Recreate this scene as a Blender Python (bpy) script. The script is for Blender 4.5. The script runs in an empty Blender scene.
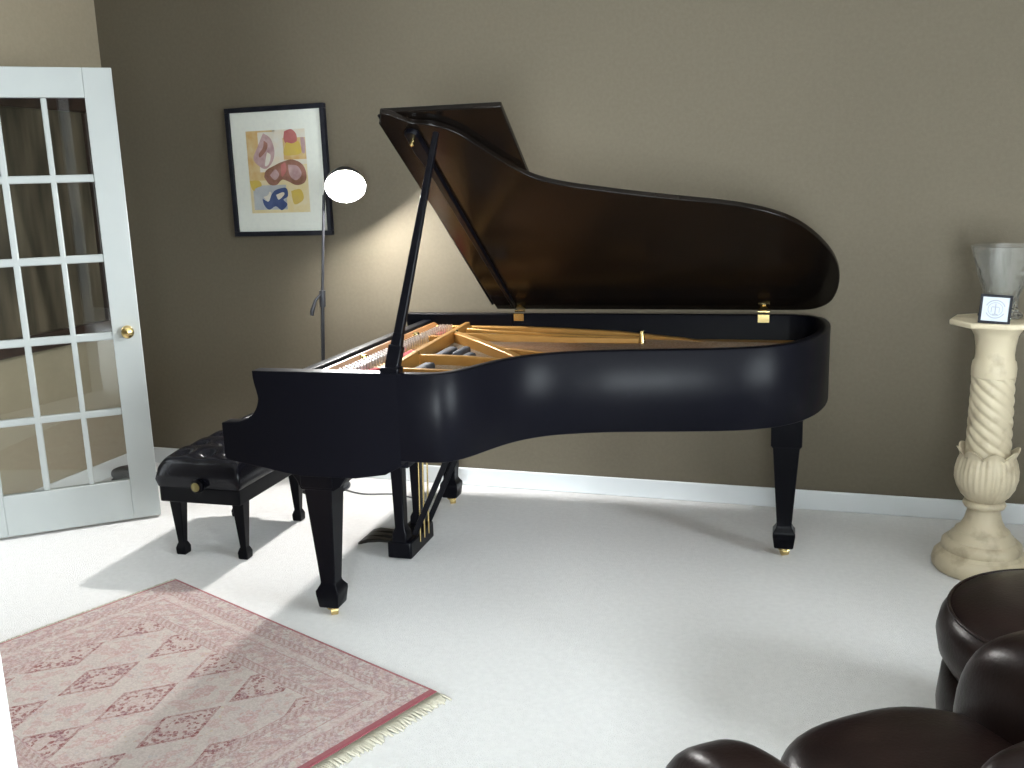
import bpy, bmesh, math, random
from mathutils import Vector, Matrix
random.seed(7)
C = bpy.context.scene.collection
PI = math.pi

# ------------------------------------------------------------------ helpers
def link(o, parent=None):
    C.objects.link(o)
    if parent: o.parent = parent
    return o
def empty(name, loc=(0, 0, 0), rz=0.0):
    o = bpy.data.objects.new(name, None); o.empty_display_size = .1
    o.location = loc; o.rotation_euler = (0, 0, rz)
    return link(o)
def tag(o, label=None, cat=None, group=None, kind=None):
    if label: o['label'] = label
    if cat: o['category'] = cat
    if group: o['group'] = group
    if kind: o['kind'] = kind
    return o
def obj(name, bm, mat, parent=None, smooth=None, bevel=0, seg=2, subsurf=0):
    bmesh.ops.recalc_face_normals(bm, faces=bm.faces)
    me = bpy.data.meshes.new(name); bm.to_mesh(me); bm.free()
    for m in (mat if isinstance(mat, (list, tuple)) else [mat]): me.materials.append(m)
    o = link(bpy.data.objects.new(name, me), parent)
    if smooth is not None:
        me.shade_smooth()
        if smooth < 180: me.set_sharp_from_angle(angle=math.radians(smooth))
    if bevel:
        b = o.modifiers.new('b', 'BEVEL'); b.width = bevel; b.segments = seg; b.limit_method = 'ANGLE'
        b.angle_limit = math.radians(35); b.harden_normals = False
        if smooth is None:
            me.shade_smooth(); me.set_sharp_from_angle(angle=math.radians(50))
    if subsurf:
        s = o.modifiers.new('s', 'SUBSURF'); s.levels = subsurf; s.render_levels = subsurf
    return o
def seam_bevel(o, ux):
    me = o.data; at = me.attributes.new('bevel_weight_edge', 'FLOAT', 'EDGE')
    for e in me.edges:
        a, b = me.vertices[e.vertices[0]].co, me.vertices[e.vertices[1]].co
        at.data[e.index].value = 0.0 if a.x > ux-1e-4 and b.x > ux-1e-4 and a.x < ux+1e-4 and b.x < ux+1e-4 else 1.0
    m = o.modifiers['b']; m.limit_method = 'WEIGHT'
def structure(name, bm, mat, parent=None, label=None, **k):
    o = obj(name, bm, mat, parent, **k)
    if parent is None: o['kind'] = 'structure'
    if label: o['label'] = label
    return o
def box(bm, x0, x1, y0, y1, z0, z1, M=None, mi=0):
    vs = [bm.verts.new((x, y, z)) for z in (z0, z1) for x, y in ((x0, y0), (x1, y0), (x1, y1), (x0, y1))]
    fs = []
    for f in ((3, 2, 1, 0), (4, 5, 6, 7), (0, 1, 5, 4), (1, 2, 6, 5), (2, 3, 7, 6), (3, 0, 4, 7)):
        F = bm.faces.new([vs[i] for i in f]); F.material_index = mi; fs.append(F)
    if M is not None:
        for v in vs: v.co = M @ v.co
    return vs
def prism(bm, pts, a, b, axes='xy', M=None):
    """extrude a polygon; axes xy: along z; xz: along y"""
    def P(p, h): return (p[0], p[1], h) if axes == 'xy' else (p[0], h, p[1])
    lo = [bm.verts.new(P(p, a)) for p in pts]; hi = [bm.verts.new(P(p, b)) for p in pts]
    n = len(pts)
    bm.faces.new(lo); bm.faces.new(hi)
    for i in range(n): bm.faces.new((lo[i], lo[(i+1) % n], hi[(i+1) % n], hi[i]))
    if M is not None:
        for v in lo+hi: v.co = M @ v.co
def loft(bm, rings, cap=True, closed=True):
    R = [[bm.verts.new(p) for p in r] for r in rings]
    for a, b in zip(R, R[1:]):
        n = len(a)
        for i in range(n if closed else n-1):
            bm.faces.new((a[i], a[(i+1) % n], b[(i+1) % n], b[i]))
    if cap:
        bm.faces.new(R[0][::-1]); bm.faces.new(R[-1])
def lathe(bm, prof, seg=32, c=(0, 0, 0), cap=True, rf=None, M=None):
    rings = []
    for r, z in prof:
        ring = []
        for k in range(seg):
            t = 2*PI*k/seg; rr = r if rf is None else rf(r, z, t)
            p = Vector((rr*math.cos(t), rr*math.sin(t), z))
            if M is not None: p = M @ p
            ring.append((p.x+c[0], p.y+c[1], p.z+c[2]))
        rings.append(ring)
    loft(bm, rings, cap)
def tube(bm, pts, r, seg=8):
    pts = [Vector(p) for p in pts]; rad = r if isinstance(r, (list, tuple)) else [r]*len(pts)
    rings = []; up = None
    for i, p in enumerate(pts):
        t = (pts[min(i+1, len(pts)-1)]-pts[max(i-1, 0)]).normalized()
        if up is None: up = Vector((0, 0, 1)) if abs(t.z) < .9 else Vector((1, 0, 0))
        a = t.cross(up).normalized(); b = a.cross(t).normalized(); up = b
        rings.append([p+(a*math.cos(2*PI*k/seg)+b*math.sin(2*PI*k/seg))*rad[i] for k in range(seg)])
    loft(bm, rings)
def bar(bm, p, q, w0, h0, w1=None, h1=None, up=(0, 0, 1)):
    """rectangular bar from p to q"""
    p, q = Vector(p), Vector(q); t = (q-p).normalized(); a = t.cross(Vector(up)).normalized(); b = a.cross(t)
    w1 = w0 if w1 is None else w1; h1 = h0 if h1 is None else h1
    loft(bm, [[c+a*sx*w/2+b*sy*h/2 for sx, sy in ((-1, -1), (1, -1), (1, 1), (-1, 1))] for c, w, h in ((p, w0, h0), (q, w1, h1))])
def superell(bm, c, s, e=(.5, .5), nu=40, nv=24, M=None):
    """rounded cushion shape"""
    def sp(w, m): return math.copysign(abs(w)**m, w)
    top = []; rings = []
    for j in range(1, nv):
        v = -PI/2+PI*j/nv
        rings.append([Vector((s[0]*sp(math.cos(v), e[0])*sp(math.cos(u), e[1]), s[1]*sp(math.cos(v), e[0])*sp(math.sin(u), e[1]), s[2]*sp(math.sin(v), e[0])))
                      for u in [2*PI*k/nu for k in range(nu)]])
    M = M or Matrix()
    R = [[bm.verts.new(M @ p + Vector(c)) for p in r] for r in rings]
    for a, b in zip(R, R[1:]):
        for i in range(nu): bm.faces.new((a[i], a[(i+1) % nu], b[(i+1) % nu], b[i]))
    for r, z in ((R[0], -s[2]), (R[-1], s[2])):
        p = bm.verts.new(M @ Vector((0, 0, z)) + Vector(c))
        for i in range(nu): bm.faces.new((r[i], r[(i+1) % nu], p))
def spline(pts, n=8):
    out = []
    P = [pts[0]]+list(pts)+[pts[-1]]
    for i in range(1, len(P)-2):
        p0, p1, p2, p3 = [Vector(x) for x in P[i-1:i+3]]
        for k in range(n):
            t = k/n
            out.append(.5*((2*p1)+(p2-p0)*t+(2*p0-5*p1+4*p2-p3)*t*t+(3*p1-p0-3*p2+p3)*t**3))
    out.append(Vector(pts[-1]))
    return out
def offset(pts, d):
    """shift an open 2-D chain to its left by d"""
    out = []
    for i, p in enumerate(pts):
        t = (pts[min(i+1, len(pts)-1)]-pts[max(i-1, 0)]).normalized()
        out.append(p+Vector((-t.y, t.x))*d)
    return out

# ------------------------------------------------------------------ materials
class N:
    """tiny expression helper over shader maths nodes"""
    def __init__(s, nt, sock): s.nt, s.k = nt, sock
    def op(s, o, *a, **kw):
        n = s.nt.nodes.new('ShaderNodeMath'); n.operation = o
        for i, x in enumerate((s,)+a):
            if isinstance(x, N): s.nt.links.new(x.k, n.inputs[i])
            else: n.inputs[i].default_value = x
        return N(s.nt, n.outputs[0])
    def __add__(s, o): return s.op('ADD', o)
    def __sub__(s, o): return s.op('SUBTRACT', o)
    def __mul__(s, o): return s.op('MULTIPLY', o)
    def __truediv__(s, o): return s.op('DIVIDE', o)
    def abs(s): return s.op('ABSOLUTE')
    def lt(s, o): return s.op('LESS_THAN', o)
    def gt(s, o): return s.op('GREATER_THAN', o)
    def mx(s, o): return s.op('MAXIMUM', o)
    def mn(s, o): return s.op('MINIMUM', o)
    def mod(s, o): return s.op('FLOORED_MODULO', o)
    def sin(s): return s.op('SINE')
    def inv(s): return s.op('MULTIPLY_ADD', -1.0, 1.0)
def new_mat(name):
    m = bpy.data.materials.new(name); m.use_nodes = True
    nt = m.node_tree; b = nt.nodes['Principled BSDF']
    return m, nt, b
def col(c): return (c[0], c[1], c[2], 1)
def mat(name, c, rough=.5, metal=0, spec=.5, coat=0, coat_r=.05, noise=None, bump=None, sheen=0):
    """noise=(scale, second colour, contrast lo, hi); bump=(scale, strength, distance)"""
    m, nt, b = new_mat(name)
    b.inputs['Base Color'].default_value = col(c); b.inputs['Roughness'].default_value = rough
    b.inputs['Metallic'].default_value = metal; b.inputs['Specular IOR Level'].default_value = spec
    b.inputs['Coat Weight'].default_value = coat; b.inputs['Coat Roughness'].default_value = coat_r
    b.inputs['Sheen Weight'].default_value = sheen
    tc = nt.nodes.new('ShaderNodeTexCoord')
    if noise:
        t = nt.nodes.new('ShaderNodeTexNoise'); t.inputs['Scale'].default_value = noise[0]; t.inputs['Detail'].default_value = 5
        nt.links.new(tc.outputs['Object'], t.inputs['Vector'])
        r = nt.nodes.new('ShaderNodeValToRGB'); r.color_ramp.elements[0].position = noise[2]; r.color_ramp.elements[1].position = noise[3]
        r.color_ramp.elements[0].color = col(c); r.color_ramp.elements[1].color = col(noise[1])
        nt.links.new(t.outputs['Fac'], r.inputs['Fac']); nt.links.new(r.outputs['Color'], b.inputs['Base Color'])
    if bump:
        t = nt.nodes.new('ShaderNodeTexNoise'); t.inputs['Scale'].default_value = bump[0]; t.inputs['Detail'].default_value = 4
        nt.links.new(tc.outputs['Object'], t.inputs['Vector'])
        bp = nt.nodes.new('ShaderNodeBump'); bp.inputs['Strength'].default_value = bump[1]; bp.inputs['Distance'].default_value = bump[2]
        nt.links.new(t.outputs['Fac'], bp.inputs['Height']); nt.links.new(bp.outputs['Normal'], b.inputs['Normal'])
    return m

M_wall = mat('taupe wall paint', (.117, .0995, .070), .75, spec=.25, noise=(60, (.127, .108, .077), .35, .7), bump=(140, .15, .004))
M_wall2 = mat('lighter tan side wall', (.30, .252, .178), .75, spec=.25, noise=(60, (.32, .27, .192), .35, .7), bump=(140, .15, .004))  # side wall, a lighter tan than the other walls
M_ceil = mat('ceiling paint', (.80, .79, .76), .9)
M_trim = mat('white trim paint', (.66, .68, .69), .4, noise=(9, (.63, .655, .665), .3, .8))
M_door = mat('white door paint', (.43, .455, .445), .45, noise=(7, (.41, .435, .43), .3, .8))
M_carpet = mat('off white carpet', (.82, .805, .79), .95, spec=.1, sheen=.2, noise=(45, (.76, .745, .73), .3, .75), bump=(260, .8, .008))
M_black = mat('ebony satin lacquer', (.003, .003, .005), .36, spec=.08, bump=(6, .02, .003))
M_blackm = mat('black lacquer of legs', (.0022, .0022, .0035), .33, spec=.10, bump=(8, .02, .003))
M_lid = mat('lid underside lacquer', (.004, .003, .0025), .20, spec=.15, noise=(5, (.007, .0045, .003), .35, .7))
M_gold = mat('bronze painted plate', (.40, .205, .05), .36, metal=.45, noise=(18, (.45, .24, .065), .3, .7), bump=(150, .05, .002))
M_sound = mat('spruce soundboard', (.33, .145, .04), .42, noise=(12, (.27, .115, .03), .35, .7))
M_flange = mat('brown plate edge', (.22, .095, .028), .42, noise=(14, (.26, .115, .035), .3, .7))
M_brass = mat('polished brass', (.70, .54, .24), .25, metal=1, bump=(40, .02, .002))
M_aged = mat('aged brass', (.20, .17, .07), .35, metal=.7, bump=(40, .02, .002))
M_shadebrass = mat('pedal brass darkened for shade', (.012, .010, .008), .35, metal=.6, bump=(40, .02, .002))  # pedal brass coloured near black: the shade under the piano is painted in
M_steel = mat('steel pins', (.78, .78, .78), .28, metal=.9, noise=(90, (.6, .6, .62), .4, .6))
M_string = mat('strings', (.62, .55, .45), .35, metal=.9, noise=(90, (.5, .42, .33), .4, .6))
M_felt = mat('red felt', (.45, .035, .05), .9, noise=(80, (.38, .03, .04), .3, .7))
M_damper = mat('grey damper felt', (.05, .055, .07), .7, noise=(70, (.025, .027, .033), .3, .7))
M_bench = mat('black bench leather', (.006, .006, .009), .18, spec=.22, bump=(90, .12, .003))
M_leather = mat('dark brown leather', (.008, .004, .0035), .32, spec=.14, noise=(14, (.013, .0065, .0055), .35, .75), bump=(120, .18, .003))
M_marble = mat('cream carved stone', (.55, .475, .335), .45, noise=(13, (.30, .235, .15), .52, .80), bump=(60, .06, .003))
M_frame = mat('black picture frame', (.006, .007, .012), .35, spec=.15, noise=(20, (.014, .014, .02), .4, .7))
M_matte = mat('picture mat board', (.66, .68, .62), .85, noise=(50, (.63, .65, .60), .4, .7))
M_dwood = mat('dark stained wood', (.022, .011, .009), .4, noise=(14, (.034, .017, .012), .35, .7))
M_metal = mat('black lamp metal', (.03, .032, .038), .35, metal=.6, noise=(30, (.045, .045, .05), .3, .7))
M_shade = mat('white enamel inside of lamp shade', (.85, .85, .85), .5, noise=(30, (.82, .82, .82), .3, .7))
M_rubber = mat('black slipper cloth', (.010, .011, .013), .85, noise=(40, (.03, .032, .034), .45, .75))
M_plaque = mat('plaque paper', (.52, .56, .60), .6, noise=(50, (.48, .52, .57), .4, .7))
M_plaqued = mat('plaque emblem ink', (.30, .32, .38), .6, noise=(50, (.36, .38, .43), .4, .7))
M_cord = mat('grey cord', (.10, .10, .10), .5, noise=(30, (.13, .13, .13), .3, .7))

def glass(name, tint, mixf, rough=.0):
    """thin pane: mostly clear, with a Fresnel reflection"""
    m, nt, b = new_mat(name); nt.nodes.remove(b)
    out = nt.nodes['Material Output']
    tr = nt.nodes.new('ShaderNodeBsdfTransparent'); tr.inputs[0].default_value = col(tint)
    gl = nt.nodes.new('ShaderNodeBsdfGlossy'); gl.inputs['Roughness'].default_value = rough
    fr = nt.nodes.new('ShaderNodeFresnel'); fr.inputs[0].default_value = 1.5
    no = nt.nodes.new('ShaderNodeTexNoise'); no.inputs['Scale'].default_value = 3
    k = N(nt, fr.outputs[0])*mixf + N(nt, no.outputs['Fac'])*.01
    mx = nt.nodes.new('ShaderNodeMixShader'); nt.links.new(k.k, mx.inputs[0])
    nt.links.new(tr.outputs[0], mx.inputs[1]); nt.links.new(gl.outputs[0], mx.inputs[2]); nt.links.new(mx.outputs[0], out.inputs[0])
    return m
M_pane = glass('door pane glass', (.93, .95, .94), 1.0)
M_window = glass('window glass', (.97, .98, .98), 1.0)
def crystal():
    m, nt, b = new_mat('cut crystal')
    b.inputs['Base Color'].default_value = (.96, .98, .98, 1); b.inputs['Roughness'].default_value = .04
    b.inputs['Transmission Weight'].default_value = .97; b.inputs['IOR'].default_value = 1.48
    t = nt.nodes.new('ShaderNodeTexVoronoi'); t.inputs['Scale'].default_value = 28
    tc = nt.nodes.new('ShaderNodeTexCoord'); nt.links.new(tc.outputs['Object'], t.inputs['Vector'])
    bp = nt.nodes.new('ShaderNodeBump'); bp.inputs['Strength'].default_value = .35; bp.inputs['Distance'].default_value = .006
    nt.links.new(t.outputs['Distance'], bp.inputs['Height']); nt.links.new(bp.outputs['Normal'], b.inputs['Normal'])
    return m
M_crystal = crystal()
def emit(name, c, s):
    m, nt, b = new_mat(name)
    b.inputs['Base Color'].default_value = col(c); b.inputs['Emission Color'].default_value = col(c); b.inputs['Emission Strength'].default_value = s
    return m
BULB = 1700.0
M_bulb = emit('lit lamp bulb', (1, .985, .96), BULB)

# ------------------------------------------------------------------ measurements of the place
D, XL, XR, YF, HC = 4.3825, -3.708, 2.55, -3.4, 2.72      # wall depth, left, right, front walls and ceiling height
T = .12

# ------------------------------------------------------------------ room shell
bm = bmesh.new(); box(bm, XL-T, XR+T, YF-T, D+T, -.1, 0); structure('floor', bm, M_carpet, label='off-white carpeted floor')
bm = bmesh.new(); box(bm, XL-T, XR+T, YF-T, D+T, HC, HC+.1); structure('ceiling', bm, M_ceil, label='white ceiling')
bm = bmesh.new(); box(bm, XL-T, XR+T, D, D+T, 0, HC); structure('wall_back', bm, M_wall, label='taupe wall behind the piano')
# left wall with the doorway of the french doors
DY0, DY1, DH = 1.60, 3.09, 2.06
bm = bmesh.new(); box(bm, XL-T, XL, DY1, D, 0, HC); box(bm, XL-T, XL, YF-T, DY0, 0, HC); box(bm, XL-T, XL, DY0, DY1, DH, HC)
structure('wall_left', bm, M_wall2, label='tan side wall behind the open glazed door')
bm = bmesh.new()
for y0, y1, z0, z1 in ((DY1, DY1+.08, 0, DH+.08), (DY0-.08, DY0, 0, DH+.08), (DY0, DY1, DH, DH+.08)): box(bm, XL, XL+.018, y0, y1, z0, z1)
structure('trim_1', bm, M_trim, bevel=.004, label='white casing round the doorway')
# hall beyond the doorway
bm = bmesh.new(); box(bm, XL-T-1.4, XL-T, DY0-.6, DY1+.6, -.1, 0); structure('floor_hall', bm, M_carpet)
bm = bmesh.new(); box(bm, XL-T-1.5, XL-T-1.4, DY0-.6, DY1+.6, 0, HC); structure('wall_hall', bm, M_wall)
# right wall with its windows; the rearmost is an unseen extra that softens shadows
WR = [(-2.75, -1.3), (-1.05, .45), (.85, 2.35)]; WZ0, WZ1 = .55, 2.25
bm = bmesh.new()
ys = [YF-T]+[y for w in WR for y in w]+[D+T]
for k in range(0, len(ys), 2): box(bm, XR, XR+T, ys[k], ys[k+1], 0, HC)
for y0, y1 in WR: box(bm, XR, XR+T, y0, y1, 0, WZ0); box(bm, XR, XR+T, y0, y1, WZ1, HC)
structure('wall_right', bm, M_wall, label='taupe wall with windows')
# front wall (behind the camera) with the glazed garden door
GX0, GX1, GZ = .05, 1.45, 2.15
bm = bmesh.new(); box(bm, XL-T, GX0, YF-T, YF, 0, HC); box(bm, GX1, XR+T, YF-T, YF, 0, HC); box(bm, GX0, GX1, YF-T, YF, GZ, HC)
structure('wall_front', bm, M_wall, label='taupe wall with a glazed garden door')
# stub wall of the opening the photographer stands in, ending in a white casing
SX, SY = -.95, .83
bm = bmesh.new(); box(bm, XL, SX-.02, SY-.12, SY-.02, 0, HC); structure('wall_partition', bm, M_wall, label='short partition wall beside the opening')
bm = bmesh.new(); box(bm, SX-.09, SX, SY-.14, SY, 0, HC); structure('trim_2', bm, M_trim, bevel=.004, label='white casing at the end of the partition')
def window(name, M, w, h, nx, nz):
    r = empty(name); r.matrix_world = M; r['kind'] = 'structure'
    bm = bmesh.new(); f = .05
    for a in ((0, f, 0, h), (w-f, w, 0, h), (f, w-f, 0, f), (f, w-f, h-f, h)): box(bm, a[0], a[1], -.04, .04, a[2], a[3])
    for i in range(1, nx): box(bm, w*i/nx-.012, w*i/nx+.012, -.02, .02, f, h-f)
    for i in range(1, nz): box(bm, f, w-f, -.02, .02, h*i/nz-.012, h*i/nz+.012)
    obj('window_frame', bm, M_trim, r)
    bm = bmesh.new(); box(bm, f, w-f, -.003, .003, f, h-f); obj('glass_pane', bm, M_window, r)
for i, (y0, y1) in enumerate(WR):
    window('window_%d' % (i+1), Matrix.Translation((XR+.06, y0, WZ0)) @ Matrix.Rotation(PI/2, 4, 'Z'), y1-y0, WZ1-WZ0, 2, 2)
window('door_2', Matrix.Translation((GX0, YF-.06, 0)), GX1-GX0, GZ, 2, 1)
def base(name, x0, x1, y0, y1, label):
    bm = bmesh.new(); box(bm, x0, x1, y0, y1, 0, .092); structure(name, bm, M_trim, bevel=.006, label=label)
base('baseboard_back', XL+.013, XR-.013, D-.013, D, 'white baseboard along the wall behind the piano')
base('baseboard_left', XL, XL+.013, DY1+.08, D, 'white baseboard along the side wall')
base('baseboard_right', XR-.013, XR, YF, D, 'white baseboard along the window wall')

# ------------------------------------------------------------------ french door, opened into the room
ang = math.atan2(-.653, -.757)
door = empty('door_1', (-2.996, 3.601, .013), ang)              # local x runs from the free edge to the hinge
tag(door, 'white fifteen-pane glazed door standing open with brass knob', kind='structure')
DWd, DT = .77, .036
cols = [(.119, .271), (.294, .456), (.483, .650)]
rows = [(.19, .502), (.534, .852), (.888, 1.203), (1.238, 1.553), (1.586, 1.908)]
bm = bmesh.new(); h = DT/2
box(bm, 0, .119, -h, h, 0, 2.033); box(bm, .650, DWd, -h, h, 0, 2.033)
box(bm, .119, .650, -h, h, 0, .19); box(bm, .119, .650, -h, h, 1.908, 2.033)
obj('door_frame', bm, M_door, door, bevel=.003)
for i in range(2):
    bm = bmesh.new(); box(bm, cols[i][1], cols[i+1][0], -h*.8, h*.8, .19, 1.908); obj('muntin', bm, M_door, door, bevel=.006)
for i in range(4):
    bm = bmesh.new(); box(bm, .119, .650, -h*.78, h*.78, rows[i][1], rows[i+1][0]); obj('muntin', bm, M_door, door, bevel=.006)
for c0, c1 in cols:
    for r0, r1 in rows:
        bm = bmesh.new(); box(bm, c0-.004, c1+.004, -.002, .002, r0-.004, r1+.004); obj('glass_pane', bm, M_pane, door)
for s in (-1, 1):
    bm = bmesh.new()
    Mk = Matrix.Translation((.056, s*h, .887)) @ Matrix.Rotation(-s*PI/2, 4, 'X')
    lathe(bm, [(.026, 0), (.026, .004), (.022, .008), (.011, .012), (.010, .03), (.018, .036), (.026, .046), (.028, .056), (.024, .066), (.012, .072), (.001, .073)], 28, M=Mk)
    tag(obj('door_knob', bm, M_brass, door, smooth=40), 'round polished brass knob')
for z in (.2, 1.0, 1.8):
    bm = bmesh.new(); lathe(bm, [(.007, z), (.007, z+.09)], 12, (DWd+.004, h, 0)); obj('hinge', bm, M_brass, door, smooth=40)

# ------------------------------------------------------------------ grand piano
PX, PY, RHO, PW, ZT, ZB = -1.9814, 2.7358, .0483, 1.4637, .9105, .615
piano = empty('grand_piano', (PX, PY, 0), RHO)
tag(piano, 'black concert grand piano with its lid propped open', 'piano')
V2 = lambda p: Vector(p)
outer = spline([V2(p) for p in [(.66, 0), (.735, .0), (.80, .012), (.842, .045), (.88, .11), (.919, .20), (.963, .285), (1.02, .355), (1.105, .415),
        (1.24, .466), (1.38, .496), (1.52, .52), (1.65, .546), (1.755, .58), (1.85, .635), (1.925, .715), (1.985, .83), (2.025, .96), (2.045, 1.10),
        (2.048, 1.23), (2.033, 1.345), (1.99, 1.42), (1.92, 1.458), (1.80, PW), (1.3, PW), (.66, PW)]], 6)
inner = offset(outer, .042)
bm = bmesh.new()
def lerp(a, b, k): return a+(b-a)*k
loft(bm, [[(p.x, p.y, z) for p, z in ((lerp(a, b, .08), ZB), (a, ZB+.004), (a, ZT-.003), (lerp(a, b, .07), ZT), (lerp(a, b, .93), ZT), (b, ZT-.003), (b, ZB))] for a, b in zip(outer, inner)])
rim = obj('rim', bm, M_black, piano, smooth=50)
cheek_prof = [(.0, .723), (.0, .605), (.008, .592), (.08, .58), (.17, .566), (.24, .553), (.30, .546), (.49, .548), (.60, .566), (.66, .60), (.66, ZT), (.135, ZT)]
scroll = spline([V2(p) for p in [(.135, ZT-.02), (.139, .865), (.146, .835), (.149, .812), (.140, .782), (.120, .755), (.092, .738), (.055, .728), (.004, .726)]], 4)
cheek_prof = cheek_prof+[(p.x, p.y) for p in scroll]
for v0 in (0, PW-.055):
    bm = bmesh.new(); prism(bm, cheek_prof, v0, v0+.055, 'xz'); seam_bevel(obj('cheek', bm, M_black, piano, bevel=.003), .66)
bm = bmesh.new(); box(bm, .015, .66, .055, PW-.055, .575, .63); obj('keybed', bm, M_black, piano, bevel=.004)
bm = bmesh.new()
prism(bm, [(.012, .63), (.012, .716), (.035, .722), (.05, .715), (.05, .63)], .055, PW-.055, 'xz'); obj('key_slip', bm, M_black, piano, bevel=.003)
bm = bmesh.new()
fp = [(.055, .63), (.055, .716)]+[(p.x, p.y) for p in spline([V2(p) for p in [(.10, .722), (.14, .74), (.168, .775), (.185, .82), (.205, .868), (.225, .882)]], 4)]+[(.262, .882), (.270, .873), (.270, .63)]
prism(bm, fp, .055, PW-.055, 'xz'); obj('fallboard', bm, M_black, piano, smooth=30, bevel=.003)
# interior: soundboard, bronze plate with its struts, pins, strings, dampers
inn = offset(outer, .040)
bm = bmesh.new(); prism(bm, [(p.x, p.y) for p in inn]+[(.27, PW-.04), (.27, .04)], .757, .772); obj('soundboard', bm, M_sound, piano)
plate = None
bm = bmesh.new()
out2 = [p for p in offset(outer, .046)]; in2 = offset(outer, .115)
loft(bm, [[(a.x, a.y, .772), (a.x, a.y, .803), (b.x, b.y, .797), (b.x, b.y, .772)] for a, b in zip(out2, in2)])
plate = obj('plate', bm, M_gold, piano, smooth=40)
bm = bmesh.new()
prism(bm, [(.272, .772), (.272, .835), (.318, .842), (.43, .838), (.45, .80), (.47, .772)], .058, PW-.058, 'xz'); obj('pin_block_web', bm, M_gold, plate, bevel=.004)
bm = bmesh.new(); prism(bm, [(.271, .80), (.271, .871), (.284, .871), (.322, .844), (.322, .80)], .058, PW-.058, 'xz'); tag(obj('pin_block_flange', bm, M_flange, plate, bevel=.003), 'brown front edge of the plate')
def strut(pts, w=.024, zb=.772, name='strut'):
    """cast bar with a flat top through (u, v, z) points"""
    bm = bmesh.new(); P = [Vector(p) for p in pts]; rings = []
    for i, p in enumerate(P):
        t = (P[min(i+1, len(P)-1)]-P[max(i-1, 0)]); n = Vector((-t.y, t.x)).normalized()*w/2
        rings.append([(p.x-n.x*1.25, p.y-n.y*1.25, zb), (p.x-n.x, p.y-n.y, p.z), (p.x+n.x, p.y+n.y, p.z), (p.x+n.x*1.25, p.y+n.y*1.25, zb)])
    loft(bm, rings); return obj(name, bm, M_gold, plate, bevel=.004)
strut([(.27, 1.385, .86), (.80, 1.385, .856), (1.16, 1.375, .842), (1.45, 1.345, .82), (1.75, 1.27, .792)], .03)
strut([(.45, 1.39, .876), (.472, .95, .876), (.492, .55, .874), (.505, .10, .86)], .024)
strut([(.49, .625, .862), (.70, .615, .860), (.93, .60, .848)], .02)
strut([(.50, .37, .857), (.70, .365, .855), (.88, .36, .85)], .02)
strut([(.47, 1.15, .868), (.68, .91, .864), (.895, .655, .855)], .036)
strut([(.47, 1.155, .862), (.62, 1.175, .856), (.90, 1.19, .846), (1.275, 1.212, .838)], .016, .815)
strut([(.47, 1.30, .862), (.62, 1.275, .856), (.90, 1.262, .846), (1.275, 1.250, .838)], .016, .815)
strut([(.68, .93, .845), (.90, .86, .84), (1.10, .79, .825)], .018)
strut([(.30, 1.08, .86), (.47, 1.06, .864)], .02)
bm = bmesh.new(); lathe(bm, [(.014, .772), (.014, .83), (.010, .838), (.010, .862), (.006, .868)], 14, (1.285, 1.235, 0)); tag(obj('plate_bolt', bm, M_brass, plate, smooth=40), 'brass post at the end of the long plate bars')
for u, v in ((.475, .62), (.455, 1.16), (.30, 1.08), (.30, .52)):
    bm = bmesh.new(); lathe(bm, [(.016, .83), (.016, .868), (.012, .874), (.001, .876)], 14, (u+.012, v, 0)); obj('plate_bolt', bm, M_brass, plate, smooth=40)
bm = bmesh.new()
for k in range(96):
    for j in range(3):
        v = .09+k*.0134; u = .328+j*.022+(.008 if k % 2 else 0)
        lathe(bm, [(.0042, .838), (.0044, .868)], 5, (u, v, 0))
tag(obj('tuning_pin_rows', bm, M_steel, plate), 'rows of silver tuning pins', kind='stuff')
bm = bmesh.new(); import bisect
for k in range(74):
    v = .10+k*.0168; du = .10*math.sin(k*.04)
    end = 1.86
    for p in outer:                                             # stop short of the curved side
        if p.x > .7 and p.y > v-.10 and p.y < 1.3: end = min(end, p.x-.03); break
    tube(bm, [(.43, v, .826), (max(end, .62), v-.01, .806)], .0011, 4)
tag(obj('string_band', bm, M_string, plate), 'steel strings stretched over the soundboard', kind='stuff')
for u, v, dv, du in ((.545, .80, .20, .045), (.60, .84, .16, .035), (.57, .48, .15, .045), (.54, 1.22, .07, .06), (.61, 1.225, .06, .06), (.665, .74, .08, .04)):
    bm = bmesh.new(); box(bm, u-du/2, u+du/2, v-dv/2, v+dv/2, .80, .846); tag(obj('damper_block', bm, M_damper, piano, bevel=.012, seg=3), 'dark grey damper felt block')
for v0, v1, u in ((.60, .78, .40), (1.12, 1.28, .40), (.20, .40, .40)):
    bm = bmesh.new(); box(bm, u, u+.03, v0, v1, .838, .850); obj('felt_strip', bm, M_felt, plate, bevel=.003)
# lid: a frame whose y runs up the lid from the hinge, +z being the underside
TH = math.radians(32.63); ct, st = math.cos(TH), math.sin(TH)
LM = Matrix(((1, 0, 0, 0), (0, -ct, -st, PW), (0, st, -ct, ZT+.021), (0, 0, 0, 1)))
def onlid(u, d, z=0): return LM @ Vector((u, d, z))
lid_pts = spline([V2(p) for p in [(.551, -.012), (.551, .7), (.551, 1.446), (.66, 1.436), (.735, 1.418), (.795, 1.373), (.838, 1.312), (.888, 1.23), (.940, 1.152), (.998, 1.086), (1.087, 1.035),
          (1.223, .990), (1.36, .950), (1.499, .915), (1.637, .881), (1.74, .846), (1.826, .80), (1.897, .741), (1.959, .659), (2.013, .558), (2.05, .46), (2.074, .35), (2.08, .235), (2.07, .125), (2.045, .05), (1.99, .0), (1.92, -.012)]], 4)
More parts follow.
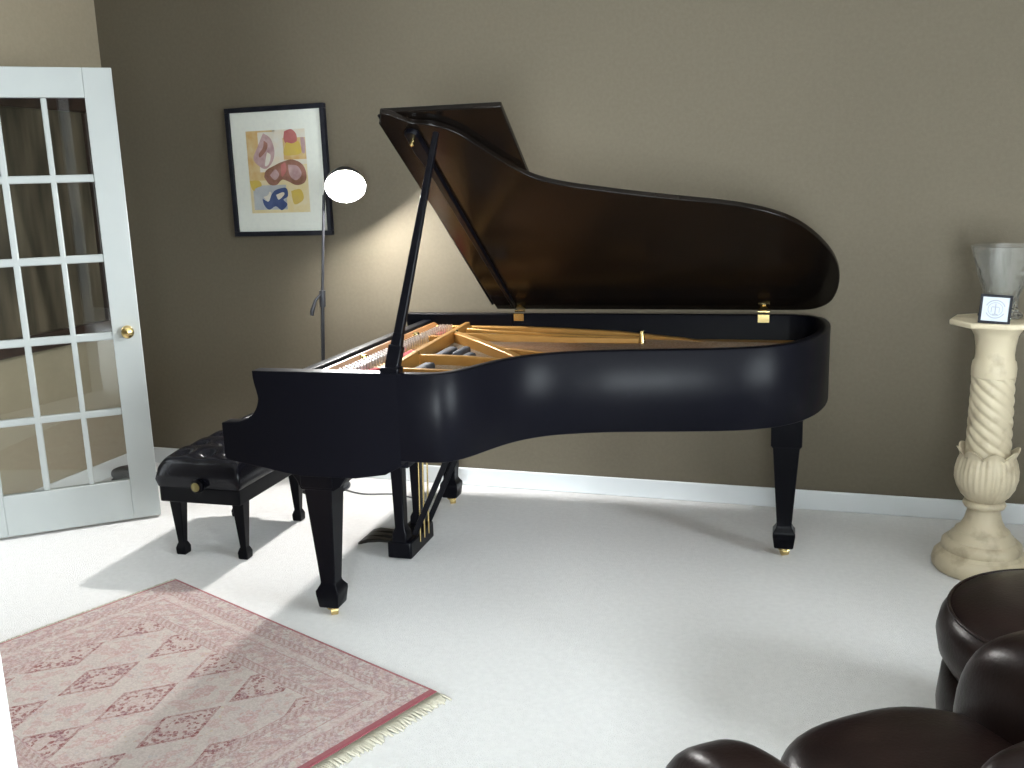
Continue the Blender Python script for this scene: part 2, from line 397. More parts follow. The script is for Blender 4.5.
# keep the straight edges straight
lid_poly = [(.572, -.012), (.545, 1.446)]+[(p.x, p.y) for p in lid_pts[8:]]
bm = bmesh.new(); prism(bm, lid_poly, -.021, 0, 'xy'); bm.transform(LM)
lid = obj('lid', bm, M_lid, piano, smooth=40, bevel=.004)
bm = bmesh.new(); box(bm, .551, .972, -.012, 1.468, -.046, -.024); bm.transform(LM)
tag(obj('front_flap', bm, M_lid, lid, bevel=.004), 'front lid section folded back on top of the lid')
bm = bmesh.new(); lathe(bm, [(.006, 0), (.006, 1.46)], 8, M=LM @ Matrix.Translation((.549, .0, -.022)) @ Matrix.Rotation(-PI/2, 4, 'X')); obj('flap_hinge', bm, M_blackm, lid, smooth=40)
bm = bmesh.new()
loft(bm, [[onlid(u-w, d, z) for w, z in ((-w0, .001), (w0, .001), (w0*.8, .02), (-w0*.8, .02))] for u, d, w0 in ((.645, 1.415, .010), (.645, 1.40, .026), (.645, 1.29, .028), (.648, 1.19, .017), (.66, .5, .013), (.668, .05, .009))])
tag(obj('lid_stick', bm, M_blackm, lid, bevel=.003), 'long black stick lying against the lid underside')
bm = bmesh.new(); lathe(bm, [(.008, 0), (.008, .03), (.004, .034)], 12, M=LM @ Matrix.Translation((.645, 1.375, .012))); obj('ferrule', bm, M_brass, lid, smooth=40)
for u in (.69, 1.785):
    hb = None
    bm = bmesh.new(); prism(bm, [(u-.024, 0), (u+.024, 0), (u+.016, .02), (u+.006, .045), (u-.006, .045), (u-.016, .02)], .0005, .004); bm.transform(LM)
    hb = obj('hinge', bm, M_brass, piano)
    bm = bmesh.new(); box(bm, u-.024, u+.024, PW-.047, PW-.0425, ZT-.032, ZT+.002); obj('hinge_leaf', bm, M_brass, hb)
    bm = bmesh.new(); lathe(bm, [(.006, u-.024), (.006, u+.024)], 10, M=Matrix.Translation((0, PW-.02, ZT+.012)) @ Matrix.Rotation(PI/2, 4, 'Y')); obj('hinge_pin', bm, M_brass, hb, smooth=40)
# prop stick
pb = Vector((.632, .03, ZT-.002)); ptp = onlid(.738, 1.405, .0)
bm = bmesh.new(); dd = ptp-pb
bar(bm, pb, pb+dd*.11, .046, .034, .046, .036, up=(0, 1, 0)); bar(bm, pb+dd*.10, pb+dd*.16, .038, .032, .032, .026, up=(0, 1, 0)); bar(bm, pb+dd*.155, pb+dd*.985, .032, .024, .020, .018, up=(0, 1, 0))
prop = obj('lid_prop', bm, M_blackm, piano, bevel=.004)
bm = bmesh.new(); box(bm, .60, .665, .004, .052, ZT-.003, ZT+.018); obj('prop_bracket', bm, M_blackm, prop, bevel=.004)
# legs with spade feet and casters
def sq(u, v, a, z): return [(u-a, v-a, z), (u+a, v-a, z), (u+a, v+a, z), (u-a, v+a, z)]
def leg(u, v, ztop, cap, s=1.0):
    bm = bmesh.new()
    rings = [(.033, .038), (.037, .042), (.0435, .092), (.0435, .104), (.037, .114), (.030, .126), (.0285, .135)]
    rings += [(.055*s, ztop-cap-.012)]
    rings += [(.060*s, ztop-cap-.006), (.064*s, ztop-cap), (.064*s, ztop)]
    loft(bm, [sq(u, v, a, z) for a, z in rings])
    o = obj('leg', bm, M_blackm, piano, bevel=.003)
    bm = bmesh.new(); lathe(bm, [(.020, .024), (.024, .030), (.018, .042)], 16, (u, v, 0))
    Mc = Matrix.Translation((u+.004, v, .0186)) @ Matrix.Rotation(PI/2+.5, 4, 'Z') @ Matrix.Rotation(PI/2, 4, 'X')
    lathe(bm, [(.013, -.014), (.0185, -.012), (.0185, .012), (.013, .014)], 18, M=Mc)
    obj('caster', bm, M_brass, o, smooth=40)
    return o
for LU, v in ((.326, .092), (.352, PW-.13)):
    l = leg(LU, v, .56, .06, .94)
    bm = bmesh.new()
    s = -1 if v < .5 else 1
    prism(bm, [(LU-.062, .485), (LU+.062, .485), (LU+.085, .50), (LU+.11, .535), (LU+.19, .548), (LU+.19, .575), (LU-.16, .575), (LU-.10, .55), (LU-.075, .515)], v-.055, v+.055, 'xz')
    obj('leg_bracket', bm, M_blackm, l, bevel=.004)
l = leg(1.889, .965, .62, .15, .92)
bm = bmesh.new(); prism(bm, [(1.872-.064, .595), (1.872+.064, .595), (1.872+.09, .618), (1.872+.09, .64), (1.872-.14, .64), (1.872-.12, .622), (1.872-.08, .612)], .90, 1.05, 'xz'); obj('leg_bracket', bm, M_blackm, l, bevel=.004)
bm = bmesh.new(); box(bm, 1.72, 1.93, .80, 1.30, .632, .70); obj('tail_block', bm, M_blackm, piano, bevel=.004)
# pedal lyre
bm = bmesh.new(); box(bm, .325, .43, .60, .87, .012, .085); bm2 = None
lyre = obj('pedal_lyre', bm, M_blackm, piano, bevel=.008)
bm = bmesh.new(); box(bm, .30, .48, .56, .91, .50, .58); obj('lyre_top_block', bm, M_blackm, lyre, bevel=.006)
for v in (.635, .835):
    bm = bmesh.new(); loft(bm, [[(.378-a, v-a, z), (.378+a, v-a, z), (.378+a, v+a, z), (.378-a, v+a, z)] for a, z in ((.032, .08), (.03, .12), (.021, .14), (.024, .32), (.027, .50))]); obj('post', bm, M_blackm, lyre, bevel=.004)
for v in (.685, .735, .785):
    bm = bmesh.new(); tube(bm, [(.438, v, .06), (.452, v, .58)], .0036, 8); tag(obj('pedal_rod', bm, M_brass, lyre, smooth=40), 'thin brass pedal rod')
    bm = bmesh.new(); loft(bm, [[(u, v-w, z-t), (u, v+w, z-t), (u, v+w, z+t), (u, v-w, z+t)] for u, w, z, t in ((.34, .012, .052, .006), (.26, .014, .056, .007), (.21, .024, .054, .008), (.175, .027, .044, .007), (.162, .018, .036, .004))]); obj('pedal', bm, M_shadebrass, lyre, smooth=50, bevel=.003)
for v in (.66, .83):
    bm = bmesh.new(); bar(bm, (.425, v, .10), (.66, v+.05, .62), .024, .024); obj('brace', bm, M_blackm, lyre, bevel=.003)

# ------------------------------------------------------------------ piano bench
bench = empty('piano_bench', (-2.458, 3.463, 0), RHO)
tag(bench, 'low black tufted leather bench at the keyboard end of the piano', 'bench')
hx, hy = .188, .285
bm = bmesh.new(); nx, ny = 36, 54
def cush(i, j):
    u, v = i/nx*2-1, j/ny*2-1
    x, y = u*(hx+.008), v*(hy+.008)
    e = (1-abs(u)**6)*(1-abs(v)**6)
    z = .345+.108*max(e, 0)**.30
    dm = 0
    for a in range(3):
        for b in range(4):
            dd = math.hypot(x-(a-1)*.115, y-(b-1.5)*.135)
            dm = max(dm, math.exp(-(dd/.034)**2))
    fx = abs(math.sin((x/.115+y/.135)*PI/2*1.0)); fy = abs(math.sin((x/.115-y/.135)*PI/2*1.0))
    z -= (.034*dm)*min(1, e*1.2) + .006*(1-min(fx, fy)**.5)*e
    return (x, y, z)
G = [[bm.verts.new(cush(i, j)) for j in range(ny+1)] for i in range(nx+1)]
for i in range(nx):
    for j in range(ny): bm.faces.new((G[i][j], G[i+1][j], G[i+1][j+1], G[i][j+1]))
edge = [G[i][0] for i in range(nx+1)]+[G[nx][j] for j in range(1, ny+1)]+[G[i][ny] for i in range(nx-1, -1, -1)]+[G[0][j] for j in range(ny-1, 0, -1)]
lo = [bm.verts.new((v.co.x*.965, v.co.y*.97, .312)) for v in edge]
for k in range(len(edge)): bm.faces.new((edge[k], edge[(k+1) % len(edge)], lo[(k+1) % len(edge)], lo[k]))
bm.faces.new(lo)
obj('seat_cushion', bm, M_bench, bench, smooth=70)
for a in range(3):
    for b in range(4):
        p = ((a-1)*.115, (b-1.5)*.135); z = .424
        bm = bmesh.new(); superell(bm, (p[0], p[1], z), (.011, .011, .006), (1, 1), 12, 6); obj('button', bm, M_bench, bench, smooth=180)
bm = bmesh.new()
ap = [(-hx, .245), (-hx+.03, .243), (-.06, .232), (.06, .232), (hx-.03, .243), (hx, .245), (hx, .336), (-hx, .336)]
box(bm, -hx, hx, -hy, hy, .245, .314)
obj('apron', bm, M_blackm, bench, bevel=.006)
for s in (-1, 1):
    bm = bmesh.new(); lathe(bm, [(.012, 0), (.012, .016), (.026, .018), (.029, .026), (.029, .038), (.022, .044), (.001, .045)], 22, M=Matrix.Translation((.014, s*(hy-.006), .330)) @ Matrix.Rotation(-s*PI/2, 4, 'X'))
    kb = obj('adjusting_knob', bm, M_blackm, bench, smooth=40)
    bm = bmesh.new(); lathe(bm, [(.019, 0), (.019, .002), (.001, .005)], 16, M=Matrix.Translation((.014, s*(hy+.0395), .330)) @ Matrix.Rotation(-s*PI/2, 4, 'X')); tag(obj('knob_cap', bm, M_aged, kb, smooth=40), 'small brass cap of the knob')
for sx in (-1, 1):
    for sy in (-1, 1):
        bm = bmesh.new(); u, v = .012+sx*.148-(.022 if sx < 0 < sy else 0), sy*.236
        loft(bm, [sq(u, v, a, z) for a, z in ((.019, 0), (.022, .006), (.023, .03), (.018, .045), (.0145, .052), (.0145, .056), (.026, .235), (.027, .25))]); obj('leg', bm, M_blackm, bench, bevel=.003)

# ------------------------------------------------------------------ floor lamp
lamp = empty('floor_lamp', (-2.43, 4.17, 0))
tag(lamp, 'slim black floor lamp with bright lit head behind the piano', 'lamp')
bm = bmesh.new(); lathe(bm, [(.128, 0), (.130, .006), (.126, .016), (.05, .024), (.018, .032), (.014, .05)], 40); obj('base', bm, M_metal, lamp, smooth=40)
L0, L1, L2 = Vector((0, 0, .02)), Vector((.052, .02, .98)), Vector((.098, .024, 1.475))
bm = bmesh.new(); tube(bm, [L0, L1], .0095, 12); obj('pole', bm, M_metal, lamp, smooth=40)
bm = bmesh.new(); tube(bm, [L1, L2], .0072, 12); obj('upper_pole', bm, M_metal, lamp, smooth=40)
bm = bmesh.new(); tube(bm, [L1+Vector((-.002, 0, -.045)), L1+Vector((.002, 0, .035))], .0155, 14); cl = obj('clutch', bm, M_metal, lamp, smooth=40)
bm = bmesh.new(); tube(bm, [L1+Vector((-.004, -.012, .015)), L1+Vector((-.022, -.03, -.01)), L1+Vector((-.038, -.04, -.06)), L1+Vector((-.042, -.042, -.085))], [.006, .007, .011, .009], 10); obj('clutch_lever', bm, M_metal, cl, smooth=40)
hn = Vector((.36, -.69, -.63)).normalized(); hc = Vector((.240, -.02, 1.512))
HM = Matrix.Translation(hc) @ hn.to_track_quat('Z', 'Y').to_matrix().to_4x4()      # local +z looks out of the shade
bm = bmesh.new(); lathe(bm, [(.094, .0), (.0955, .002), (.0955, -.004), (.088, -.035), (.070, -.062), (.044, -.082), (.030, -.088), (.028, -.112), (.012, -.12), (.001, -.121)], 40, M=HM, cap=False); sh = obj('lamp_shade', bm, M_metal, lamp, smooth=40)
bm = bmesh.new(); lathe(bm, [(.094, .0), (.086, -.033), (.068, -.058), (.042, -.077), (.001, -.08)], 40, M=HM, cap=False); tag(obj('shade_lining', bm, M_shade, sh, smooth=60), 'white inside of the lamp shade')
bm = bmesh.new(); lathe(bm, [(.001, .022), (.024, .018), (.040, .004), (.046, -.014), (.042, -.032), (.026, -.052), (.014, -.078)], 28, M=HM); tag(obj('bulb', bm, M_bulb, lamp, smooth=180), 'glowing white bulb')
bm = bmesh.new(); tube(bm, [L2+Vector((0, 0, -.01)), L2+Vector((.01, .01, .03)), hc-hn*.125+Vector((-.02, .0, .0)), hc-hn*.112], .007, 10); obj('arm', bm, M_metal, lamp, smooth=40)
bm = bmesh.new(); tube(bm, spline([Vector(p) for p in [(.12, -.02, .006), (.25, -.06, .005), (.42, -.03, .005), (.60, -.10, .005)]], 6), .0035, 6); obj('power_cord', bm, M_cord, lamp, smooth=180)

# ------------------------------------------------------------------ picture on the back wall
PYW = D
pic = empty('framed_picture', (-2.675, PYW, 1.597))
tag(pic, 'black framed abstract print with wide white mat on the back wall', 'picture')
fw, fh, fb = .284, .322, .024
bm = bmesh.new()
for a in ((-fw, fw, fh-fb, fh), (-fw, fw, -fh, -fh+fb), (-fw, -fw+fb, -fh+fb, fh-fb), (fw-fb, fw, -fh+fb, fh-fb)): box(bm, a[0], a[1], -.03, -.001, a[2], a[3])
obj('picture_frame', bm, M_frame, pic, bevel=.003)
bm = bmesh.new(); box(bm, -fw+fb, fw-fb, -.016, -.002, -fh+fb, fh-fb); obj('mat_board', bm, M_matte, pic)
inks = [mat('print ink %s' % n, c, .8, noise=(22, c2, .35, .7)) for n, c, c2 in (
    ('ochre', (.52, .33, .13), (.58, .47, .26)), ('mauve', (.33, .20, .21), (.50, .36, .35)), ('red', (.40, .11, .11), (.46, .18, .16)),
    ('yellow', (.55, .41, .07), (.50, .36, .10)), ('brown', (.20, .10, .06), (.34, .16, .13)), ('blue', (.035, .06, .16), (.06, .09, .2)),
    ('pale', (.62, .56, .45), (.60, .60, .55)), ('sand', (.62, .52, .28), (.64, .57, .38)), ('grey', (.36, .38, .40), (.42, .44, .45)))]
bm = bmesh.new()
def blob(pts, mi, lay, smooth=True):
    P = [V2(p) for p in pts]
    if smooth:
        Q = spline(P+[P[0]], 5)[:-1]
    else: Q = P
    vs = [bm.verts.new((-.175+p.x*.34, -.0165-lay*.0002, .205-p.y*.41)) for p in Q]
    f = bm.faces.new(vs); f.material_index = mi
def R4(a, b, c, d): return [(a, b), (c, b), (c, d), (a, d)]
blob(R4(0, 0, 1, 1), 7, 0, False); blob(R4(0, 0, .5, .60), 0, 1, False); blob(R4(.45, 0, 1, .42), 6, 1, False); blob(R4(.05, .66, .62, .96), 8, 1, False); blob(R4(.62, .1, 1, .36), 0, 1.5, False); blob(R4(.2, .02, .62, .5), 6, 2, False)
blob([(.30, .03), (.42, .10), (.47, .25), (.42, .38), (.30, .46), (.18, .42), (.10, .33), (.18, .20)], 1, 3)
blob([(.30, .12), (.36, .16), (.33, .24), (.22, .32), (.2, .28), (.28, .2)], 4, 4); blob([(.34, .26), (.4, .3), (.36, .40), (.29, .42)], 6, 4)
blob([(.66, .02), (.78, .0), (.86, .07), (.84, .17), (.72, .2), (.64, .12)], 2, 3)
blob([(.68, .15), (.78, .17), (.89, .15), (.92, .28), (.77, .31), (.62, .29)], 3, 4); blob([(.92, .1), (.99, .12), (.98, .28), (.93, .27)], 1, 4)
blob([(.26, .56), (.30, .48), (.46, .42), (.60, .38), (.76, .36), (.92, .42), (.98, .54), (.94, .64), (.80, .67), (.66, .62), (.56, .60), (.46, .66), (.34, .65)], 4, 5)
blob([(.36, .54), (.46, .47), (.52, .54), (.44, .60)], 1, 6); blob([(.68, .42), (.84, .44), (.90, .54), (.80, .61), (.70, .55)], 1, 6); blob([(.56, .42), (.64, .40), (.64, .50), (.56, .56)], 2, 6)
blob([(.08, .70), (.22, .67), (.36, .72), (.36, .80), (.24, .86), (.10, .82)], 8, 5); blob([(.2, .82), (.3, .86), (.36, .78), (.44, .72), (.62, .70), (.64, .80), (.56, .84), (.62, .90), (.52, .97), (.42, .92), (.3, .96), (.22, .9)], 5, 6); blob([(.44, .78), (.56, .75), (.58, .78), (.48, .84)], 6, 7); blob([(.22, .80), (.30, .78), (.33, .74), (.36, .76), (.3, .86)], 6, 7)
blob([(.0, .6), (.16, .6), (.2, .67), (.05, .72)], 3, 3); blob([(.7, .74), (.86, .72), (.9, .84), (.74, .9)], 3, 2)
obj('print', bm, inks, pic)

# large dark framed picture on the left wall, seen through the glazed door
lp = empty('framed_painting', (XL, 3.70, 1.39))
tag(lp, 'large dark wood framed brown picture on side wall behind the glazed door', 'picture')
bm = bmesh.new(); a, b, f = .555, .622, .085
for r in ((-a, a, b-f, b), (-a, a, -b, -b+f), (-a, -a+f, -b+f, b-f), (a-f, a, -b+f, b-f)): box(bm, .001, .045, r[0], r[1], r[2], r[3])
obj('picture_frame', bm, M_dwood, lp, bevel=.008)
m, nt, bs = new_mat('brown canvas'); tc = nt.nodes.new('ShaderNodeTexCoord'); sp = nt.nodes.new('ShaderNodeSeparateXYZ'); nt.links.new(tc.outputs['Object'], sp.inputs[0])
no = nt.nodes.new('ShaderNodeTexNoise'); no.inputs['Scale'].default_value = 5; mp = nt.nodes.new('ShaderNodeMapping'); mp.inputs['Scale'].default_value = (1, 3.2, .5)
nt.links.new(tc.outputs['Object'], mp.inputs[0]); nt.links.new(mp.outputs[0], no.inputs['Vector'])
rp = nt.nodes.new('ShaderNodeValToRGB'); E = rp.color_ramp.elements; E[0].position = .32; E[0].color = (.03, .024, .015, 1); E[1].position = .68; E[1].color = (.12, .095, .065, 1)
nt.links.new(no.outputs['Fac'], rp.inputs['Fac']); nt.links.new(rp.outputs['Color'], bs.inputs['Base Color']); bs.inputs['Roughness'].default_value = .35
bm = bmesh.new(); box(bm, .002, .02, -a+f, a-f, -b+f, b-f); obj('canvas', bm, m, lp)

# ------------------------------------------------------------------ rug (local x along its fringed length, y towards the piano; corner at the origin)
RA = -.377; RL, RW = 1.44, 1.16
rug = empty('rug', (-2.422, 2.958, 0), RA); tag(rug, 'faded red and beige oriental rug with cream fringe', 'rug')
def rug_mat():
    m, nt, b = new_mat('woven rug'); b.inputs['Roughness'].default_value = .95; b.inputs['Specular IOR Level'].default_value = .1
    tc = nt.nodes.new('ShaderNodeTexCoord'); sp = nt.nodes.new('ShaderNodeSeparateXYZ'); nt.links.new(tc.outputs['Object'], sp.inputs[0])
    s, t = N(nt, sp.outputs[0]), N(nt, sp.outputs[1])*-1
    cs, ctt = (s-RL/2).abs(), (t-RW/2).abs()
    e = (cs*-1+RL/2).mn(ctt*-1+RW/2)                                     # distance from the nearest edge
    def tex(kind, scale, out, loc=None):
        x = nt.nodes.new(kind); x.inputs['Scale'].default_value = scale
        nt.links.new(tc.outputs['Object'], x.inputs['Vector']); return N(nt, x.outputs[out])
    n1, n2, n3 = tex('ShaderNodeTexNoise', 26, 0), tex('ShaderNodeTexNoise', 70, 0), tex('ShaderNodeTexNoise', 7, 0)
    v1, v2 = tex('ShaderNodeTexVoronoi', 34, 0), tex('ShaderNodeTexVoronoi', 60, 0)
    state = {'c': None}
    def layer(mask, colour, k=1.0):
        mx = nt.nodes.new('ShaderNodeMix'); mx.data_type = 'RGBA'
        if k != 1.0: mask = mask*k
        nt.links.new(mask.k, mx.inputs[0])
        if state['c'] is None: mx.inputs[6].default_value = col((.48, .425, .385))
        else: nt.links.new(state['c'], mx.inputs[6])
        mx.inputs[7].default_value = col(colour); state['c'] = mx.outputs[2]
    red, pink, blue, dark, gold = (.22, .062, .062), (.44, .27, .255), (.36, .37, .39), (.22, .10, .115), (.49, .38, .25)
    layer(n3.gt(.5), (.45, .385, .355), .6)
    fld = e.gt(.262); bor = fld.inv()
    # field: sprigs in pale reds and blues, then rows of red diamonds
    layer(fld*n1.gt(.56), pink, .55); layer(fld*v1.lt(.22)*n3.gt(.52), blue, .5); layer(fld*v1.lt(.16)*n3.lt(.45), gold, .6)
    ds = ((s-.52+.115).mod(.23)-.115).abs(); dt = ((t-.585+.15).mod(.30)-.15).abs()
    dia = ds/.082+dt/.138
    inside = fld*dia.lt(1.0); line = inside*dia.gt(.86); 
    layer(inside, (.46, .36, .33), .7); layer(inside*dia.gt(.25)*v2.lt(.46)*n1.gt(.42), red, .85); layer(line, red, .6); layer(inside*dia.gt(.45)*n1.gt(.60), dark, .7)
    d2s = ((s-.405+.115).mod(.23)-.115).abs(); d2t = ((t-.435+.15).mod(.30)-.15).abs()
    layer(fld*(d2s/.035+d2t/.05).lt(1)*n2.gt(.45), pink, .8)
    # borders: main band, guard stripes, edge
    layer(bor*n1.gt(.5), pink, .55); layer(bor*n2.gt(.53), (.33, .21, .21), .6); layer(bor*v1.lt(.2), blue, .35)
    wav = ((s+t)*95.0).sin(); along = ((s-t)*230.0).sin()
    for a, w in ((.07, .022), (.232, .024)):
        g = e.gt(a)*e.lt(a+w); layer(g, (.44, .35, .32), .6); layer(g*along.gt(.1), red, .42)
    layer(e.gt(.105)*e.lt(.125), (.5, .42, .39), .6)
    for a in (.066, .094, .135, .226, .258): layer(e.gt(a)*e.lt(a+.005), (.34, .18, .19), .7)
    layer(e.gt(.145)*e.lt(.215)*(wav*n1*2).gt(.55), (.35, .20, .20), .5)
    layer(e.lt(.066)*n2.gt(.5), (.33, .21, .23), .5)
    layer(e.gt(.0)*n2.gt(.50), (.40, .32, .31), .28); layer(e.gt(.0)*tex('ShaderNodeTexNoise', 150, 0).gt(.52), (.62, .52, .49), .35); layer(e.lt(.010), (.33, .11, .12), .9); layer((s-RL/2).gt(RL/2-.026), (.29, .085, .10), .9)
    nt.links.new(state['c'], b.inputs['Base Color'])
    bp = nt.nodes.new('ShaderNodeBump'); bp.inputs['Strength'].default_value = .5; bp.inputs['Distance'].default_value = .004
    nt.links.new(tex('ShaderNodeTexNoise', 300, 0).k, bp.inputs['Height']); nt.links.new(bp.outputs['Normal'], b.inputs['Normal'])
    return m
bm = bmesh.new(); box(bm, 0, RL, -RW, 0, .001, .009); obj('pile', bm, rug_mat(), rug, bevel=.003)
M_fringe = mat('cream fringe', (.50, .47, .38), .95, noise=(40, (.42, .39, .31), .3, .7))
for x0, s in ((RL, 1), (0, -1)):
    bm = bmesh.new()
    for k in range(190):
        y = -RW+.005+k*(RW-.01)/189; ln = (.055+random.uniform(-.010, .012))*(1 if s > 0 else .28); dy = random.uniform(-.008, .008)
        tube(bm, [(x0, y, .005), (x0+s*ln*.5, y+dy*.4, .006), (x0+s*ln, y+dy, .003)], [.0034, .0042, .003], 5)
    tag(obj('fringe', bm, M_fringe, rug, smooth=180), 'cream cotton fringe', kind='stuff')

# ------------------------------------------------------------------ pedestal column
CX, CY = .583, 3.83
ped = empty('pedestal', (CX, CY, 0), .1); ped.scale = (.87, .87, 1)
tag(ped, 'cream carved stone pedestal with twisted shaft by the back wall', 'pedestal')
bm = bmesh.new(); lathe(bm, [(.185, 0), (.196, .012), (.199, .03), (.192, .055), (.178, .068), (.170, .07), (.166, .078), (.160, .082), (.163, .092), (.160, .108), (.148, .118), (.134, .122), (.128, .135), (.112, .15), (.110, .158), (.092, .17), (.075, .20), (.066, .235), (.064, .25)], 56)
obj('base', bm, M_marble, ped, smooth=40)
bm = bmesh.new(); lathe(bm, [(.064, .245), (.080, .250), (.087, .262), (.080, .275), (.064, .282)], 48); obj('collar', bm, M_marble, ped, smooth=60)
def bulb(r, z, t):
    k = (z-.275)/.22
    petal = abs(math.cos(4*t)); rib = abs(math.cos(16*t))
    return r*(1-.035*(1-rib)) + .006*(petal-.5)*(k > .3)
bm = bmesh.new()
NP = 128; prof = [(.060, .270), (.075, .279), (.098, .300), (.117, .33), (.126, .362), (.126, .395), (.118, .428), (.108, .45)]
rings = []
for r, z in prof: rings.append([(bulb(r, z, t)*math.cos(t), bulb(r, z, t)*math.sin(t), z) for t in [2*PI*k/NP for k in range(NP)]])
for r, zz in ((.110, .466), (.118, .476), (.112, .477), (.098, .455), (.085, .435)):
    rg = []
    for k in range(NP):
        t = 2*PI*k/NP; p = abs(math.cos(4*t))**.9
        rr = r+(.014*(p-.35) if r > .105 else 0); z = zz+(.028*(p-.75) if zz > .457 else 0)
        rg.append((rr*math.cos(t), rr*math.sin(t), z))
    rings.append(rg)
loft(bm, rings); obj('tulip_bulb', bm, M_marble, ped, smooth=50)
bm = bmesh.new(); rings = []
for j in range(61):
    z = .440+.315*j/60; r0 = .087-.006*j/60
    rings.append([((r0+.009*(abs(math.sin(4*t+z*75.0))**.7-.5))*math.cos(t), (r0+.009*(abs(math.sin(4*t+z*75.0))**.7-.5))*math.sin(t), z) for t in [2*PI*k/96 for k in range(96)]])
loft(bm, rings); obj('twisted_shaft', bm, M_marble, ped, smooth=60)
bm = bmesh.new(); lathe(bm, [(.080, .748), (.087, .754), (.088, .785), (.084, .808), (.078, .815), (.075, .835), (.077, .865), (.084, .905), (.098, .928), (.118, .940), (.120, .945)], 48); obj('capital', bm, M_marble, ped, smooth=40)
bm = bmesh.new(); lathe(bm, [(.182, .944), (.187, .948), (.187, .962), (.182, .966)], 8); obj('top_slab', bm, M_marble, ped, bevel=.003)
ZS = .966
vase = empty('crystal_vase', (CX+.012, CY+.03, ZS+.001)); vase.scale = (.97, .97, .845); tag(vase, 'flared clear cut-crystal vase standing on the pedestal', 'vase')
bm = bmesh.new()
def vf(r, z, t): return r*(1+.05*(abs(math.sin(7*t+z*26))-.5)*(z > .03)*(z < .2))*(1+.03*abs(math.sin(7*t-z*26))*(z > .03)*(z < .2))
po = [(.070, 0), (.078, .006), (.077, .014), (.062, .026), (.055, .05), (.058, .085), (.068, .13), (.084, .19), (.100, .245), (.112, .290), (.116, .308)]
pi_ = [(.112, .309), (.107, .288), (.095, .244), (.079, .19), (.063, .13), (.052, .088), (.047, .06), (.03, .05), (.001, .048)]
lathe(bm, po+pi_, 72, rf=vf); obj('vase_body', bm, M_crystal, vase, smooth=12)
plq = empty('small_plaque', (.550, 3.692, ZS+.001)); plq.rotation_euler = (-.20, .05, -.16)
tag(plq, 'small black framed square card leaning before the crystal vase', 'plaque')
a = .051
bm = bmesh.new(); f = .009
for r in ((-a, a, 2*a-f, 2*a), (-a, a, 0, f), (-a, -a+f, f, 2*a-f), (a-f, a, f, 2*a-f)): box(bm, r[0], r[1], 0, .009, r[2], r[3])
obj('frame', bm, M_frame, plq, bevel=.0015)
bm = bmesh.new(); box(bm, -a+f, a-f, .003, .008, f, 2*a-f); card = obj('card', bm, M_plaque, plq)
bm = bmesh.new()
def arc(r0, r1, a0, a1, n=14):
    for k in range(n):
        t0, t1 = a0+(a1-a0)*k/n, a0+(a1-a0)*(k+1)/n
        bm.faces.new([bm.verts.new((r*math.cos(t), .0026, a+r*math.sin(t))) for r, t in ((r0, t0), (r1, t0), (r1, t1), (r0, t1))])
arc(.022, .0245, 0, 2*PI, 30); arc(.029, .033, .35, PI-.35); arc(.029, .033, PI+.45, 2*PI-.45)
for r in ((-.002, .002, a-.02, a+.02), (-.012, .012, a+.006, a+.009), (-.009, .009, a-.02, a-.016), (-.014, -.011, a-.012, a+.006), (.011, .014, a-.012, a+.006)):
    bm.faces.new([bm.verts.new((x, .0026, z)) for x, z in ((r[0], r[2]), (r[1], r[2]), (r[1], r[3]), (r[0], r[3]))])
obj('emblem', bm, M_plaqued, card)

# ------------------------------------------------------------------ dark slipper behind the door
sl = empty('slipper', (-3.53, 4.08, 0), .72); tag(sl, 'dark cloth slipper on the carpet behind the glazed door', 'slipper')
bm = bmesh.new(); superell(bm, (0, 0, .012), (.125, .045, .012), (.6, .9)); obj('sole', bm, M_rubber, sl, smooth=180)
bm = bmesh.new(); superell(bm, (-.035, 0, .045), (.088, .043, .036), (.8, .9)); obj('upper', bm, M_rubber, sl, smooth=180)

# ------------------------------------------------------------------ leather armchair and ottoman in the foreground
def rot(z=0, x=0, y=0): return Matrix.Rotation(z, 3, 'Z') @ Matrix.Rotation(y, 3, 'Y') @ Matrix.Rotation(x, 3, 'X')
chair = empty('leather_armchair', (.27, 1.575, 0), .686)      # local y is the way the chair faces
tag(chair, 'dark brown leather armchair facing the piano with plump rolled arms', 'armchair')
def cushion(name, c, s, e, R=None, parent=chair):
    bm = bmesh.new(); superell(bm, c, s, e, 48, 28, (R or Matrix.Identity(3)).to_4x4()); return obj(name, bm, M_leather, parent, smooth=180)
cushion('seat_cushion', (.02, .035, .37), (.27, .34, .105), (.6, .75))
cushion('arm', (-.42, -.075, .345), (.105, .335, .285), (.6, .6))
cushion('arm', (.335, -.055, .342), (.15, .38, .31), (.6, .6))
cushion('backrest', (0, -.46, .46), (.38, .12, .38), (.6, .5))
cushion('back_pillow', (.085, -.10, .475), (.17, .10, .135), (.55, .5), rot(0, .15))
cushion('base', (0, -.08, .17), (.36, .34, .11), (.3, .3))
for sx in (-1, 1):
    for sy in (-1, 1):
        bm = bmesh.new(); lathe(bm, [(.022, 0), (.030, .08)], 16, (sx*.27, -.06+sy*.26, 0)); obj('foot', bm, M_dwood, chair, smooth=40)
ott = empty('leather_ottoman', (.615, 2.455, 0), .2)
tag(ott, 'round dark brown leather ottoman in front of the pedestal', 'ottoman')
bm = bmesh.new(); lathe(bm, [(.001, .47), (.12, .468), (.22, .458), (.285, .44), (.305, .428), (.322, .40), (.330, .36), (.322, .315), (.30, .28), (.28, .27)], 64); obj('top_cushion', bm, M_leather, ott, smooth=60)
bm = bmesh.new(); tube(bm, [(.303*math.cos(2*PI*k/60), .303*math.sin(2*PI*k/60), .431) for k in range(61)], .005, 6); obj('piping', bm, M_leather, ott, smooth=180)
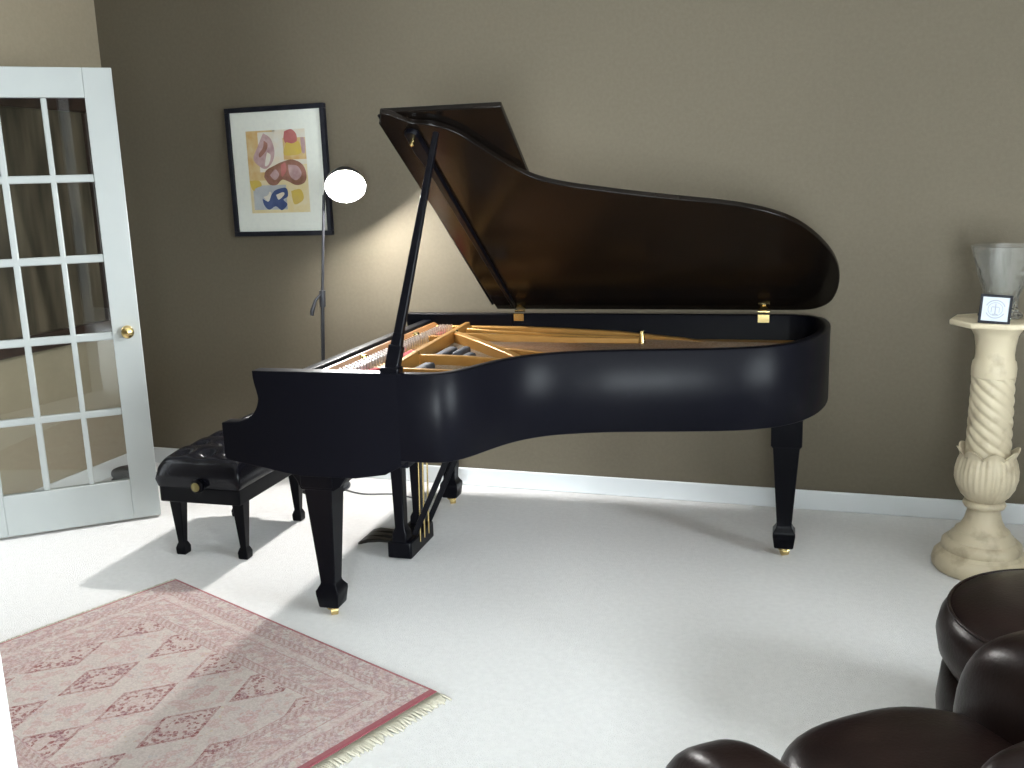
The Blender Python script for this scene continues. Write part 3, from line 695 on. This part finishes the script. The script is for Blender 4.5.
bm = bmesh.new(); lathe(bm, [(.28, .04), (.312, .08), (.320, .17), (.312, .25), (.27, .285)], 64); obj('body', bm, M_leather, ott, smooth=60)
for k in range(4):
    t = k*PI/2+.4; bm = bmesh.new(); lathe(bm, [(.02, 0), (.026, .06)], 14, (.22*math.cos(t), .22*math.sin(t), 0)); obj('foot', bm, M_dwood, ott, smooth=40)

# ------------------------------------------------------------------ daylight
w = bpy.data.worlds.new('sky'); bpy.context.scene.world = w; w.use_nodes = True
w.node_tree.nodes['Background'].inputs[0].default_value = (.885, .955, 1.0, 1); w.node_tree.nodes['Background'].inputs[1].default_value = 4.5
SKY = 1.0
def daylight(name, M, sx, sy, power):
    l = bpy.data.lights.new(name, 'AREA'); l.shape = 'RECTANGLE'; l.size = sx; l.size_y = sy; l.energy = power; l.color = (.885, .955, 1.0)
    o = bpy.data.objects.new(name, l); o.matrix_world = M; link(o); return o
for y0, y1 in WR:  # includes the added rearmost window, there for softer shadows
    daylight('window_daylight', Matrix.Translation((XR+T+.03, (y0+y1)/2, (WZ0+WZ1)/2)) @ Matrix.Rotation(PI/2, 4, 'Y'), WZ1-WZ0, y1-y0, 262)
daylight('garden_door_daylight', Matrix.Translation(((GX0+GX1)/2, YF-T-.03, GZ/2)) @ Matrix.Rotation(PI/2, 4, 'X'), GX1-GX0, GZ, 720)

# ------------------------------------------------------------------ camera
a, p, r, f, H = -.3236, .2064, .0323, 958.89, 1.5028
fwd = Vector((math.sin(a)*math.cos(p), math.cos(a)*math.cos(p), -math.sin(p))); rt = Vector((math.cos(a), -math.sin(a), 0)); dn = fwd.cross(rt)
r2 = rt*math.cos(r)+dn*math.sin(r); d2 = dn*math.cos(r)-rt*math.sin(r)
cam = bpy.data.cameras.new('camera'); cam.sensor_width = 36; cam.lens = f/1024*36; cam.clip_start = .02
co = link(bpy.data.objects.new('camera', cam))
co.matrix_world = Matrix(((r2.x, -d2.x, -fwd.x, 0), (r2.y, -d2.y, -fwd.y, 0), (r2.z, -d2.z, -fwd.z, H), (0, 0, 0, 1)))
sc = bpy.context.scene; sc.camera = co
sc.view_settings.view_transform = 'Standard'; sc.view_settings.look = 'None'; sc.view_settings.gamma = 1; sc.view_settings.exposure = 0.0
sc.view_settings.use_curve_mapping = False
